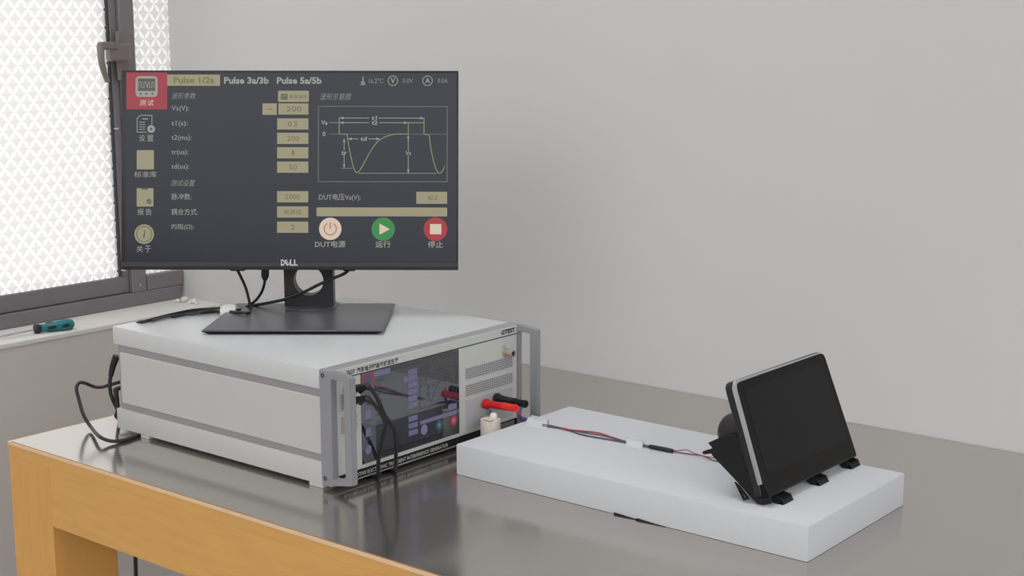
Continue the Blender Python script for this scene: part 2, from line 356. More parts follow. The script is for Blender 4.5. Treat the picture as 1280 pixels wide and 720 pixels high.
# ================================================================ pulse generator (bench instrument)
W, H, D, XF = 0.45, 0.182, 0.516, 0.0236
gen = thing('test_instrument', (-0.25, 0.22, ZT), 'white bench test instrument with touch screen and grey front handles, under the monitor', 'instrument')
b = NB(); box(b, (-D + 0.009, 0.004, 0.004), (0, W - 0.004, H - 0.004)); obj('chassis', b, M['strip'], gen, label='grey inner chassis showing as two side strips')
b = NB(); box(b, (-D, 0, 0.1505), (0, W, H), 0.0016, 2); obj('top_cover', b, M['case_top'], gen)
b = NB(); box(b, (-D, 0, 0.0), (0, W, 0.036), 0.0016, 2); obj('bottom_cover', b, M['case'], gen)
for y in (0.0006, W - 0.0046):
    b = NB(); box(b, (-D + 0.016, y, 0.0478), (0, y + 0.004, 0.1375), 0.001); obj('side_panel', b, M['case'], gen)
b = NB(); box(b, (0, 0.0, 0.0), (XF - 0.0015, W, H), 0.0012); obj('front_frame', b, M['strip'], gen, label='grey metal frame round the fascia')
# fascia pieces, all facing +x
fas = NB(); box(fas, (XF - 0.004, 0.012, 0.0155), (XF, 0.0636, 0.1655), 0.0005); box(fas, (XF - 0.004, 0.2915, 0.0155), (XF, 0.4445, 0.1655), 0.0005)
box(fas, (XF - 0.004, 0.0636, 0.0155), (XF, 0.2915, 0.0215), 0.0); box(fas, (XF - 0.004, 0.012, 0.1667), (XF, 0.4445, 0.1806), 0.0005)
fo = obj('fascia', fas, M['fascia'], gen, label='warm white front panel with printed lettering')
FR = plane_frame((XF + 0.0003, 0, 0), (0, 1, 0), (0, 0, 1))
b = NB(); box(b, (XF - 0.003, 0.012, 0.1655), (XF + 0.0002, 0.4445, 0.1668)); obj('seam', b, M['ink'], fo)
b = NB(); put_text(b, '7637', FR, 0.034, 0.0515, 0.1688, 0.1762, 0.03); obj('lettering', b, M['ink'], fo)
b = NB(); put_text(b, '汽车电子瞬态干扰发生器', FR, 0.0555, 0.1475, 0.1683, 0.1770, 0.028); obj('lettering', b, M['ink'], fo)
b = NB(); obj('lettering', b, M['ink'], fo); b = NB(); put_text(b, 'GTEST', FR, 0.4015, 0.4395, 0.1700, 0.1780, 0.05); obj('logo', b, M['ink'], fo); b = NB(); put_text(b, 'OUT', FR, 0.404, 0.414, 0.1475, 0.1500, 0.01)
obj('lettering', b, M['ink'], fo)
for zc, mm in ((0.128, 'ink_blue'), (0.092, 'ink_red')):
    b = NB()
    for k in range(9):
        for y0, wd in ((0.0195, 0.0115), (0.047, 0.0085)):
            z = zc + 0.012 - k * 0.003; ww = wd * (0.75 + 0.25 * ((k * 7) % 4) / 3)
            v = [b.verts.new((XF + 0.0003, y0 + q, z + s)) for q, s in ((0, 0), (ww, 0), (ww, 0.0012), (0, 0.0012))]; b.faces.new(v)
    obj('small_print', b, M[mm], fo)
b = NB(); box(b, (XF - 0.004, 0.012, 0.0024), (XF + 0.0002, 0.4445, 0.0154), 0.0004); bs = obj('title_strip', b, M['black_matte'], gen, label='glossy black strip with pale lettering')
FR2 = plane_frame((XF + 0.0005, 0, 0), (0, 1, 0), (0, 0, 1))
b = NB(); put_text(b, 'AUTOMOTIVE ELECTRONIC TRANSIENT INTERFERENCE GENERATOR', FR2, 0.022, 0.262, 0.0052, 0.0112, 0.01); obj('lettering', b, M['ink_white'], bs)
b = NB(); box(b, (XF + 0.0002, 0.375, 0.0042), (XF + 0.0006, 0.436, 0.0134)); obj('label_plate', b, M['ink_grey'], bs, label='small grey label on the black strip')
b = NB(); box(b, (XF - 0.004, 0.012, 0.0), (XF, 0.4445, 0.0022), 0.0003); obj('lower_lip', b, M['strip'], gen)
# vents: dark recess with crossing bars
for zz in ((0.1098, 0.1280), (0.0812, 0.0993)):
    b = NB(); box(b, (XF + 0.0000, 0.3087, zz[0]), (XF + 0.0004, 0.4312, zz[1])); vo = obj('vent', b, M['slot'], gen)
    g = NB(); n = 24; wy = 0.4312 - 0.3087
    for k in range(n + 1): y = 0.3087 + wy * k / n; box(g, (XF + 0.0003, y - 0.0011, zz[0]), (XF + 0.0010, y + 0.0011, zz[1]))
    for k in range(6): z = zz[0] + (zz[1] - zz[0]) * k / 5; box(g, (XF + 0.0003, 0.3087, z - 0.0008), (XF + 0.0011, 0.4312, z + 0.0008))
    obj('grille', g, M['vent_bar'], vo, kind='stuff', smooth=0)
b = NB(); box(b, (XF, 0.3080, 0.0220), (XF + 0.0009, 0.4315, 0.0742), 0.0003); obj('socket_plate', b, M['plate'], gen, label='pale bluish grey socket plate')
for (y, z, r) in ((0.3534, 0.0600, 0.0085), (0.3832, 0.0640, 0.0085), (0.366, 0.0435, 0.006), (0.3455, 0.034, 0.005), (0.405, 0.0435, 0.006)):
    b = NB(); lathe(b, (XF, y, z), (XF + 1, y, z), [(0, 0), (0, r), (0.004, r), (0.005, r * .8), (0.005, r * .4), (0.002, r * .35), (0.002, 0)], 18); obj('socket', b, M['alu'], gen)
# bnc connector
b = NB(); lathe(b, (XF, 0.412, 0.1385), (XF + 1, 0.412, 0.1385), [(0, 0), (0, .0075), (.003, .0075), (.003, .0058), (.016, .0058), (.016, .0066), (.019, .0066), (.019, .0045), (.014, .0045), (.014, 0)], 20)
bn = obj('coaxial_socket', b, M['brass'], gen, label='nickel coaxial socket')
b = NB(); lathe(b, (XF + .0145, 0.412, 0.1385), (XF + 1, 0.412, 0.1385), [(0, 0), (0, .0044), (.0035, .0044), (.0035, 0)], 16); obj('socket_core', b, M['black'], bn)
# handles
def handle(y0, y1):
    prof_o = [(0.0, 0.0035), (0.030, 0.0045), (0.058, 0.0092), (0.0672, 0.0115), (0.0672, 0.1765), (0.058, 0.1788), (0.030, 0.1812), (0.0, 0.1818)]
    prof_i = [(0.026, 0.0150), (0.034, 0.0150), (0.044, 0.0158), (0.0520, 0.0175), (0.0520, 0.1695), (0.044, 0.1697), (0.034, 0.1700), (0.026, 0.1700)]
    b = NB(); ring_prism(b, [(x, y0, z) for x, z in prof_o], [(x, y0, z) for x, z in prof_i], (0, y1 - y0, 0), 0.001)
    return b
for y0, y1, s in ((-0.0012, 0.0105, -1), (W - 0.0055, W + 0.0062, 1)):
    h_ = obj('handle', handle(y0, y1), M['alu'], gen, label='grey aluminium carrying handle')
    for x, z in ((0.0085, 0.1735), (0.0085, 0.0125)):
        ys = y0 if s < 0 else y1
        b = NB(); lathe(b, (x, ys - s * 0.001, z), (x, ys + s, z), [(0, 0), (0, .0035), (.0018, .0035), (.0018, .0018), (.0006, .0016), (.0006, 0)], 14); obj('screw', b, M['slot'], h_)
for x in (-0.0305, -0.452):
    for y in (0.0008, W - 0.0338):
        b = NB(); box(b, (x, y, ZT), (x + (0.0300 if x > -.1 else 0.022), y + 0.033, 0.002), 0.0008); f_ = obj('foot', b, M['case'], gen)
# touch screen
IY0, IY1, IZ0, IZ1 = 0.0640, 0.2912, 0.0218, 0.1656
b = NB(); box(b, (XF - 0.004, IY0, IZ0), (XF + 0.0004, IY1, IZ1)); iscr = obj('touch_screen', b, M['iscr'], gen, label='glossy dark touch screen showing the same menu')

# ---- screen contents, laid out once in the drawing units of the menu
def menu(fr, sx, sy, ox, oy, pal, parent, bold_small=0.0):
    names = list(pal); cl = []
    def G(name): cl.append((name, NB()))
    U = lambda x: (x - ox) * sx
    V = lambda y: (oy - y) * sy
    LAY = [0.0]
    def face(c, pts, lay=0):
        bb = cl[-1][1]; f_ = bb.faces.new([bb.verts.new(fr @ Vector((U(x), V(y), 0.00012 * lay))) for x, y in pts]); f_.material_index = names.index(c)
    def rect(c, x0, y0, x1, y1, lay=1): face(c, [(x0, y1), (x1, y1), (x1, y0), (x0, y0)], lay)
    def disc(c, x, y, r, lay=1, n=32): face(c, [(x + r * math.cos(-2 * math.pi * k / n), y + r * math.sin(-2 * math.pi * k / n)) for k in range(n)], lay)
    def line(c, pts, wd=0.7, lay=2):
        for (xa, ya), (xb, yb) in zip(pts, pts[1:]):
            L = math.hypot(xb - xa, yb - ya) or 1; nx, ny = -(yb - ya) / L * wd / 2, (xb - xa) / L * wd / 2
            q = [(xa + nx, ya + ny), (xb + nx, yb + ny), (xb - nx, yb - ny), (xa - nx, ya - ny)]
            face(c, q[::-1], lay)
    def circ(c, x, y, r, wd=0.8, lay=2, a0=0, a1=360, n=28):
        line(c, [(x + r * math.cos(math.radians(a0 + (a1 - a0) * k / n)), y + r * math.sin(math.radians(a0 + (a1 - a0) * k / n))) for k in range(n + 1)], wd, lay)
    def text(c, s, x0, x1, y0, y1, bold=0.0, shear=0.0, lay=3):
        f2 = fr @ Matrix.Translation((0, 0, 0.00012 * lay)); bb = cl[-1][1]; k0 = len(bb.faces); put_text(bb, s, f2, U(x0), U(x1), V(y1), V(y0), bold, shear); bb.faces.ensure_lookup_table()
        for q in range(k0, len(bb.faces)): bb.faces[q].material_index = names.index(c)
    def rrect(c, x0, y0, x1, y1, r, lay=1):
        P = []
        for cx, cy, a in ((x1 - r, y0 + r, -90), (x1 - r, y1 - r, 0), (x0 + r, y1 - r, 90), (x0 + r, y0 + r, 180)):
            P += [(cx + r * math.cos(math.radians(a + t)), cy + r * math.sin(math.radians(a + t))) for t in (0, 30, 60, 90)]
        face(c, P[::-1], lay)
    def arrow(c, x, y, dx, dy, s=2.2):
        face(c, [(x, y), (x - dx * s * 1.6 + dy * s * .55, y - dy * s * 1.6 + dx * s * .55), (x - dx * s * 1.6 - dy * s * .55, y - dy * s * 1.6 - dx * s * .55)], 3)
    G('test_tile'); rect('red', 158, 91, 209, 137)
    rrect('white', 169.5, 95.5, 197, 121.5, 4.5, 2); rect('dark', 172.5, 98.5, 194, 114, 3)
    line('white', [(174, 110), (174, 103), (177, 103), (177, 110), (180, 110), (180, 103), (182.5, 103), (184, 110), (185.5, 103), (187, 103), (187, 110), (190, 110), (190, 103), (192.5, 103), (192.5, 110)], 0.7, 4)
    for x in (176, 183, 190.5): disc('dark', x, 117.6, 1.3, 3, 12)
    text('beige', '测', 174.5, 182.2, 125, 132.5); text('beige', '试', 184.5, 192, 125, 132.5)
    G('settings_icon'); line('white', [(171.5, 148.5), (175.5, 144.5), (190, 144.5), (190, 156)], 0.9); line('white', [(171.5, 148.5), (171.5, 165.5), (184, 165.5)], 0.9)
    for y in (153, 156, 159, 162): line('white', [(174, y), (181.5, y)], 0.9)
    line('white', [(178, 149), (185, 149)], 1.3); disc('white', 189, 161.5, 4.8); disc('dark', 189, 161.5, 1.8, 2, 12)
    G('lettering'); text('white', '设', 174, 181.5, 169, 177); text('white', '置', 184, 192, 169, 177)
    G('library_icon'); rrect('khaki', 171, 188, 192.5, 212, 1); G('lettering'); text('white', '标准库', 168, 196, 214.5, 222)
    G('report_icon'); rrect('khaki', 171, 235.5, 192, 258.5, 1); rect('dark', 177, 235, 185.5, 237.2, 2); disc('dark', 186.5, 252, 3.2, 2, 16); line('khaki', [(184.5, 252), (186.2, 253.6), (189, 250.3)], .8, 3)
    G('lettering'); text('white', '报', 172, 180, 261, 269); text('white', '告', 182, 190, 261, 269)
    G('about_icon'); disc('khaki', 180.5, 293, 12.3); circ('dark', 180.5, 293, 9.6, 0.9, 2); text('dark', 'i', 179.2, 182, 288, 298, 0.03, 0.2)
    G('lettering'); text('white', '关', 171, 179, 307.5, 315.5); text('white', '于', 181.5, 189, 307.5, 315.5)
    G('active_tab'); rect('khaki', 209, 93.5, 275, 107.5); text('faint', 'Pulse 1/2a', 217, 268, 96.3, 104.5, 0.03)
    G('tab_lettering'); text('white', 'Pulse 3a/3b', 280, 336, 96.5, 105, 0.035); G('tab_lettering'); text('white', 'Pulse 5a/5b', 346, 402, 96.5, 105, 0.035)
    G('thermometer_icon'); line('grey', [(453.6, 95.5), (453.6, 103)], 1.6); disc('grey', 453.6, 103.6, 2.6, 2, 16); line('grey', [(449.5, 106), (457.5, 106)], .7)
    G('reading'); text('grey', '16.2℃', 461, 479, 98, 104); G('volt_symbol'); circ('white', 491, 100.8, 6, 0.9); text('white', 'V', 488.2, 493.8, 97.6, 104, 0.02)
    G('reading'); text('grey', '0.0V', 503.5, 516, 98, 103.6); G('ampere_symbol'); circ('white', 534.3, 100.8, 6, 0.9); text('white', 'A', 531.3, 537.3, 97.4, 103.6, 0.02); G('reading'); text('grey', '0.0A', 547, 559.5, 98, 103.6)
    G('heading'); text('grey', '波形参数', 214.5, 245, 116, 124, 0.0, 0.25)
    G('save_button'); rrect('khaki', 347.5, 113.5, 386, 127.5, 1.5); rrect('mid', 351, 117.2, 359.5, 124.8, 1, 2); line('khaki', [(353, 120), (357.5, 120)], .7, 3); text('mid', '参数保存', 361.5, 384, 118.2, 124)
    G('minus_button'); rect('khaki', 328, 129.3, 346, 143.6); text('mid', '-', 334.5, 340, 136, 137)
    rows = [('Vs(V):', 136.3, '200', 358, 377), ('t1(s):', 155, '0.5', 360, 372), ('t2(ms):', 173, '200', 359, 374), ('tr(us):', 191, '1', 365.3, 367.6), ('td(us):', 209, '50', 361.5, 371.5),
            ('脉冲数:', 246, '5000', 357, 375), ('耦合方式:', 265, '电源线', 355, 377), ('内阻(Ω):', 284, '2', 364, 368.5)]
    for s, y, val, a, c in rows:
        wd = {'Vs(V):': 22, 't1(s):': 20, 't2(ms):': 25, 'tr(us):': 21, 'td(us):': 22, '脉冲数:': 25, '耦合方式:': 33, '内阻(Ω):': 28}[s]
        G('lettering'); text('white', s, 214.5, 214.5 + wd, y - 4, y + 4); x0 = 348 if s[0] == 'V' else 346.5
        G('value_box'); rect('khaki', x0, y - 7, 385.5, y + 7); text('mid', val, a, c, y - 3.2, y + 3.2)
    G('heading'); text('grey', '测试设置', 213.5, 244, 225, 233, 0.0, 0.25)
    G('heading'); text('grey', '波形示意图', 400, 439, 116.5, 125, 0.0, 0.25)
    G('chart'); line('line', [(398, 133), (559, 133), (559, 227), (398, 227), (398, 133)], 1.1)
    line('line', [(411, 167.6), (558, 167.6)], 0.8); line('grey', [(411, 153.3), (424, 153.3)], .8); line('grey', [(448, 216.5), (546, 216.5)], .8); line('grey', [(427, 210.3), (441, 210.3)], .6)
    for y, xa, xb, s, ta, tb in ((147.5, 424.5, 530, 't1', 464.5, 471), (153.3, 424.5, 510, 't2', 464.5, 472), (173.5, 435, 475, 'td', 450.5, 458.5)):
        line('white', [(xa, y), (ta - 3, y)], .8); line('white', [(tb + 2, y), (xb, y)], .8); arrow('white', xa, y, -1, 0, 3); arrow('white', xb, y, 1, 0, 3); text('white', s, ta, tb, y - 2.8, y + 2.6, 0.02)
    for x, ya, yb, s in ((430.2, 173, 210, 'tr'), (510.3, 168.5, 216.3, 'Vs')):
        line('white', [(x, ya), (x, 188)], .8); line('white', [(x, 194.5), (x, yb)], .8); arrow('white', x, ya, 0, -1, 2.8); arrow('white', x, yb, 0, 1, 2.8); text('white', s, x - 3.4, x + 3.4, 188.6, 194, 0.02)
    text('white', 'Va', 401.5, 409.5, 150.5, 156, 0.02); text('white', '0', 403.2, 407, 164.4, 170.3, 0.02)
    fall = [(434, 168), (436, 182), (438.5, 195), (441, 206), (443.5, 213), (446, 216.2), (449.5, 213.5), (454, 206), (460, 194.5), (466, 184.5), (472, 177), (480, 171.5), (488, 168.6), (497, 167.4)]
    G('waveform_trace'); line('green', [(424, 147), (424, 167.6), (434, 167.6)] + fall + [(510.3, 167.4), (510.3, 153.3), (530, 153.3)], 1.1, 4); line('green', [(530, 147.5), (530, 167.8), (536.3, 168.2), (538.5, 185), (541.5, 200), (545, 211), (548, 216.3), (551, 216.3), (553.5, 213), (556, 207.5)], 1.1, 4)
    G('lettering'); text('white', 'DUT电压Va(V):', 399, 451, 242.3, 251.5); G('value_box'); rect('khaki', 520.5, 239.5, 559, 254.5); text('mid', '40.0', 534, 547, 244, 250)
    G('progress_bar'); rrect('khaki', 395.8, 259.2, 559, 270.3, 1)
    G('power_button'); disc('beige', 413, 286, 14); circ('rust', 413, 286, 7.6, 1.2, 2, -60, 240); line('rust', [(413, 278), (413, 286)], 1.3)
    G('run_button'); disc('go', 479.2, 286.3, 14.6); face('beige', [(474.5, 279.3), (474.5, 293.3), (487.6, 286.3)], 3)
    G('stop_button'); disc('stop', 544.5, 286.3, 14.8); rect('beige', 537.6, 279.8, 551.8, 292.6, 3)
    G('lettering'); text('white', 'DUT电源', 394, 432, 301, 309.3, 0.008); G('lettering'); text('white', '运行', 469.5, 488.5, 301, 309.5, 0.008); G('lettering'); text('white', '停止', 535, 554, 301, 309.5, 0.008)
    for nme, bb in cl: obj(nme, bb, [pal[c] for c in names], parent, smooth=0, recalc=False)
menu(plane_frame((XF + 0.00055, IY0, IZ0), (0, 1, 0), (0, 0, 1)), (IY1 - IY0) / 414.0, (IZ1 - IZ0) / 236.0, 157, 327, SMALL, iscr)

# ================================================================ monitor
TL, TR, BL = at_d(153.4, 88.0, 2.53), at_d(573.5, 88.6, 2.53), at_d(151.3, 337.4, 2.53)
mr_ = (TR - TL).normalized(); mu = (TL - BL); mu = (mu - mr_ * mu.dot(mr_)).normalized(); mn = mr_.cross(mu)
MC = at_d(362.3, 212.7, 2.53); PXM = 2.53 / FPX
MW, MH = 421.0 * PXM, 249.3 * PXM
FM = plane_frame(MC, mr_, mu)
mon = thing('monitor', at_z(372, 400, H), 'wide black monitor on a square stand, displaying a pulse test menu', 'monitor')
b = NB(); box(b, (-MW / 2, -MH / 2, -0.012), (MW / 2, MH / 2, 0), 0.0015, 2, FM); obj('bezel', b, M['bezel'], mon)
b = NB(); box(b, (-MW * .40, -MH * .47, -0.036), (MW * .40, MH * .36, -0.010), 0.010, 2, FM); obj('rear_cover', b, M['black_matte'], mon)
def m_uv(px, py): return ((px - 362.3) * PXM, (212.7 - py) * PXM)
(sx0, sy1), (sx1, sy0) = m_uv(157.3, 91.2), m_uv(570.5, 327)
b = NB(); box(b, (sx0, sy0, -0.001), (sx1, sy1, 0.0004), mtx=FM); msc = obj('screen', b, M['scr'], mon, label='lit dark blue screen with menu boxes and a waveform')
menu(FM @ Matrix.Translation((sx0, sy0, 0.0006)), PXM, PXM, 157.3, 327, BIG, msc)
(cx0, cy1), (cx1, cy0) = m_uv(151.6, 327.6), m_uv(572.6, 333.2)
b = NB(); box(b, (cx0, cy0, -0.001), (cx1, cy1, 0.0008), mtx=FM); ch = obj('chin', b, M['chin'], mon)
(lx0, ly1), (lx1, ly0) = m_uv(351.5, 324.4), m_uv(372.5, 332.2)
b = NB(); put_text(b, 'D', FM @ Matrix.Translation((0, 0, .0013)), lx0, lx0 + .0068, ly0, ly1, 0.03)
tmp = text_bm('E', 0.03)
xs = [v.co.x for v in tmp.verts]; ys = [v.co.y for v in tmp.verts]; cxm, cym = (min(xs) + max(xs)) / 2, (min(ys) + max(ys)) / 2; sc_ = (ly1 - ly0) / (max(ys) - min(ys)) * 0.92
rot = Matrix.Rotation(math.radians(38), 4, 'Z')
for v in tmp.verts: v.co = FM @ (Vector((lx0 + .0105, (ly0 + ly1) / 2, .0013)) + rot @ Vector(((v.co.x - cxm) * sc_, (v.co.y - cym) * sc_, 0)))
merge(b, tmp)
put_text(b, 'LL', FM @ Matrix.Translation((0, 0, .0013)), lx0 + .0158, lx1, ly0, ly1, 0.03)
obj('logo', b, BIG['white'] if False else M['ink_white'], ch, smooth=0, label='pale maker lettering')
# stand
HB = H + .0085                                                        # top of the base plate
B0, B1, B2, B3 = at_z(250.5, 414.3, HB - .002), at_z(478.5, 414.3, HB - .002), at_z(494.5, 380, HB - .002), at_z(294.5, 380, HB - .002)
cen = (B0 + B1 + B2 + B3) / 4
b = NB(); tops = [b.verts.new(p) for p in (B0, B1, B2, B3)]
pk = [b.verts.new(p + (cen - p) * .03 + Vector((0, 0, .002))) for p in (B0, B1, B2, B3)]
b.faces.new(pk); b.faces.new(tops[::-1])
for i in range(4):
    j = (i + 1) % 4; b.faces.new((tops[i], tops[j], pk[j], pk[i]))
obj('stand_base', b, M['base_metal'], mon, smooth=20, label='charcoal square stand base with thin edges')
b = NB(); up_ = [b.verts.new(p + (cen - p) * .004 - Vector((0, 0, .0001))) for p in (B0, B1, B2, B3)]
dn_ = [b.verts.new(Vector(((p + (cen - p) * .075).x, (p + (cen - p) * .075).y, H))) for p in (B0, B1, B2, B3)]
b.faces.new(up_); b.faces.new(dn_[::-1])
for i in range(4):
    j = (i + 1) % 4; b.faces.new((dn_[i], dn_[j], up_[j], up_[i]))
obj('base_underside', b, M['black_matte'], mon, smooth=20, label='black bevelled underside of the stand base')
for u0, u1 in ((286, 303), (428, 442)):
    (a0, c1), (a1, c0) = m_uv(u0, 325), m_uv(u1, 338.6)
    b = NB(); box(b, (a0, c0, -.030), (a1, c1, -.010), .0012, 1, FM); obj('port_cover', b, M['black_matte'], mon)
nx = Vector((mr_.x, mr_.y, 0)).normalized(); nz = Vector((0, 0, 1)); nb = nz.cross(nx) * -1        # nb points to the camera side
nb = -Vector((CAM_F.x, CAM_F.y, 0)).normalized()
nb = (nb - nx * nb.dot(nx)).normalized()
N0 = at_d(386.5, 386.5, 2.615); NF = plane_frame((N0.x, N0.y, HB), nx, nz)
nw = 61.0 * 2.615 / FPX / 2; hc = at_d(385.4, 350.0, 2.615).z - HB; hr = 18.6 * 2.615 / FPX
def rect_ray(a, x0, x1, y0, y1):
    c, s = math.cos(a), math.sin(a); t = min(((x1 if c > 0 else x0) / c) if abs(c) > 1e-9 else 9e9, ((y1 if s > 0 else y0) / s) if abs(s) > 1e-9 else 9e9)
    return c * t, s * t
y_lo, y_hi = -hc, 0.24
angs = sorted([2 * math.pi * k / 48 for k in range(48)] + [math.atan2(y_lo, -nw) % (2 * math.pi), math.atan2(y_lo, nw) % (2 * math.pi), math.atan2(y_hi, nw), math.atan2(y_hi, -nw)])
out_ = []; inn_ = []
sg = nx.cross(nz).dot(nb)
for a in angs:
    x, y = rect_ray(a, -nw, nw, y_lo, y_hi); out_.append(NF @ Vector((x, y + hc, 0))); inn_.append(NF @ Vector((hr * math.cos(a), hr * math.sin(a) + hc, 0)))
b = NB(); ring_prism(b, out_, inn_, nb * -0.030); obj('stand_neck', b, M['neck'], mon, smooth=30, label='black stand neck with round cable hole')
b = NB(); tr_ = []; box(b, (-.045, -.02, -.075), (.045, .075, -.030), .004, 1, FM @ Matrix.Translation((0.034, 0, 0))); obj('neck_mount', b, M['black_matte'], mon)
b = NB(); lathe(b, N0 * 1 + Vector((0, 0, HB - .0008 - N0.z)) - nb * .015, N0 + Vector((0, 0, 1)) - nb * .015, [(0, 0), (0, .054), (.0010, .054), (.0015, .053), (.0015, 0)], 40); obj('swivel_disc', b, M['base_metal'], mon)

# cables behind the monitor
ZB = H + .0035
cabA = [at_d(294, 332, 2.56), at_d(300, 344, 2.575), at_d(306.5, 358, 2.585), at_d(310.5, 372, 2.59), at_d(313, 384, 2.593), at_d(314.5, 390, 2.590), at_z(309, 391.2, HB + .003), at_z(297, 390.3, HB + .003), at_z(285, 389.4, HB), at_z(270, 389, ZB), at_z(250, 390.5, ZB)]
cabB = [at_d(331, 346, 2.57), at_d(330.5, 354, 2.575), at_d(327.5, 364, 2.585), at_d(321, 374, 2.60), at_d(313, 380.5, 2.61), at_d(304, 385.5, 2.615), at_z(296, 387.5, HB + .003), at_z(284, 388.0, HB), at_z(268, 388.0, ZB), at_z(240, 391.5, ZB), at_z(215, 396, ZB)]
cabC = [at_d(440, 331, 2.54), at_d(432, 341, 2.555), at_d(415, 348.5, 2.56), at_d(398, 356, 2.565), at_d(380, 365, 2.575), at_d(358, 373.5, 2.59), at_d(338, 378, 2.605), at_d(318, 381.5, 2.62), at_d(300, 383.5, 2.64), at_z(286, 385, ZB), at_z(265, 386.2, ZB), at_z(240, 388, ZB), at_z(215, 393, ZB), at_z(195, 398, ZB), at_z(181, 402, ZB), at_z(171, 404.5, H - .002), Vector((-.545, .045, .150)), Vector((-.550, .06, .09))]
def cable(name, pts, r, m, label, cat='cable', group=None): return obj(name, tube(NB(), pts, r, 10, 6), m, label=label, cat=cat, group=group, smooth=60)
def cable_e(name, pts, r, m, label):
    t = thing(name, pts[0], label, 'cable'); obj('cord', tube(NB(), pts, r, 10, 6), m, t, smooth=60); return t
cable('monitor_cable', cabA, .0027, M['rubber'], 'leftmost black cable dropping from the monitor, kinked where it meets the stand base')
cb = cable_e('monitor_cable', cabB, .0026, M['rubber'], 'black cable with thick plug hanging from the monitor, left of the stand neck')
b = NB(); lathe(b, at_d(331.5, 334, 2.568), at_d(331.2, 349, 2.571), [(0, 0), (0, .0070), (.016, .0070), (.021, .0050), (.024, .0032), (.024, 0)], 14); obj('plug', b, M['black'], cb)
cable('monitor_cable', cabC, .0029, M['rubber'], 'long black cable crossing in front of the hole in the monitor stand neck')
for pts, lab in (([at_z(262, 386.8, ZB + .004), at_z(245, 391.5, ZB), at_z(228, 393.5, ZB), at_z(205, 397, ZB), at_z(190, 401, ZB)], 'short grey-blue cable lying along the rear top edge of the instrument'),):
    cable('lead', pts, .0022, M['grey_rubber'], lab)
tg = NB(); P0, P1 = at_z(277, 391.5, ZB + .001), at_z(296, 390.0, ZB + .004)
fr_ = axis_frame(P0 + Vector((0, 0, .003)), P1 + Vector((0, 0, .0035)))
L_ = (P1 - P0).length; rings = []
for k, t in enumerate((0, .3, .7, 1)):
    rr = (.0100, .0130, .0125, .0085)[k]
    rings.append([tg.verts.new(fr_ @ Vector((rr * 1.0 * math.cos(2 * math.pi * i / 14), rr * .75 * math.sin(2 * math.pi * i / 14), t * L_))) for i in range(14)])
for a_, c_ in zip(rings, rings[1:]):
    for i in range(14): tg.faces.new((a_[i], a_[(i + 1) % 14], c_[(i + 1) % 14], c_[i]))
tg.faces.new(rings[0][::-1]); tg.faces.new(rings[-1])
obj('cable_tag', tg, M['white_tag'], label='white paper tag wrapped round the bundled monitor cables', cat='tag', smooth=50)

# cables behind the instrument
lp = [Vector((-.520, .055, .083)), Vector((-.548, .045, .072)), at_x(135.5, 481.5, -.575), at_x(128, 483.8, -.590), at_x(118, 483.5, -.605), at_x(105, 478.6, -.61), at_x(98.5, 479, -.615), at_x(95.5, 486, -.61), at_x(98.5, 499, -.60), at_x(104, 518, -.580), at_x(113, 533, -.556), at_z(124, 545.5, ZT + .012), at_z(137, 551, ZT + .006), at_z(150, 551.2, ZT + .0034), at_z(161, 548.5, ZT + .0034), at_z(172, 544.2, ZT + .0034), at_z(184, 540, ZT + .0034)]
cable('power_cord', lp, .0032, M['rubber'], 'black cord looping out behind the instrument onto the left end of the bench')
lp2 = [Vector((-.519, .07, .120)), at_x(145, 449, -.545), at_x(140, 462, -.548), at_x(137.3, 478, -.548), at_x(138.5, 492, -.546), at_x(143, 504, -.544), at_x(147, 512.5, -.542), at_x(145, 520, -.540), at_z(149, 524, ZT + .004)]
pc = thing('mains_lead', lp2[1], 'black lead hanging down the back of the instrument, thick at its plug', 'cable')
obj('cord', tube(NB(), lp2, .0034, 10, 6), M['rubber'], pc, smooth=60)
b = NB(); tube(b, [at_x(145.5, 445, -.540), at_x(141, 458, -.546), at_x(138.5, 470, -.548)], [.0065, .0045], 12); obj('plug', b, M['black'], pc, smooth=50)
b = NB(); tube(b, [Vector((-.519, .06, .070)), at_x(147, 486, -.535), at_x(145.2, 490, -.535), at_x(146, 500, -.535), at_x(147, 512, -.532)], .0042, 10)
obj('lead', b, M['rubber'], label='short thick black lead tucked against the rear corner of the instrument', cat='cable', smooth=60)

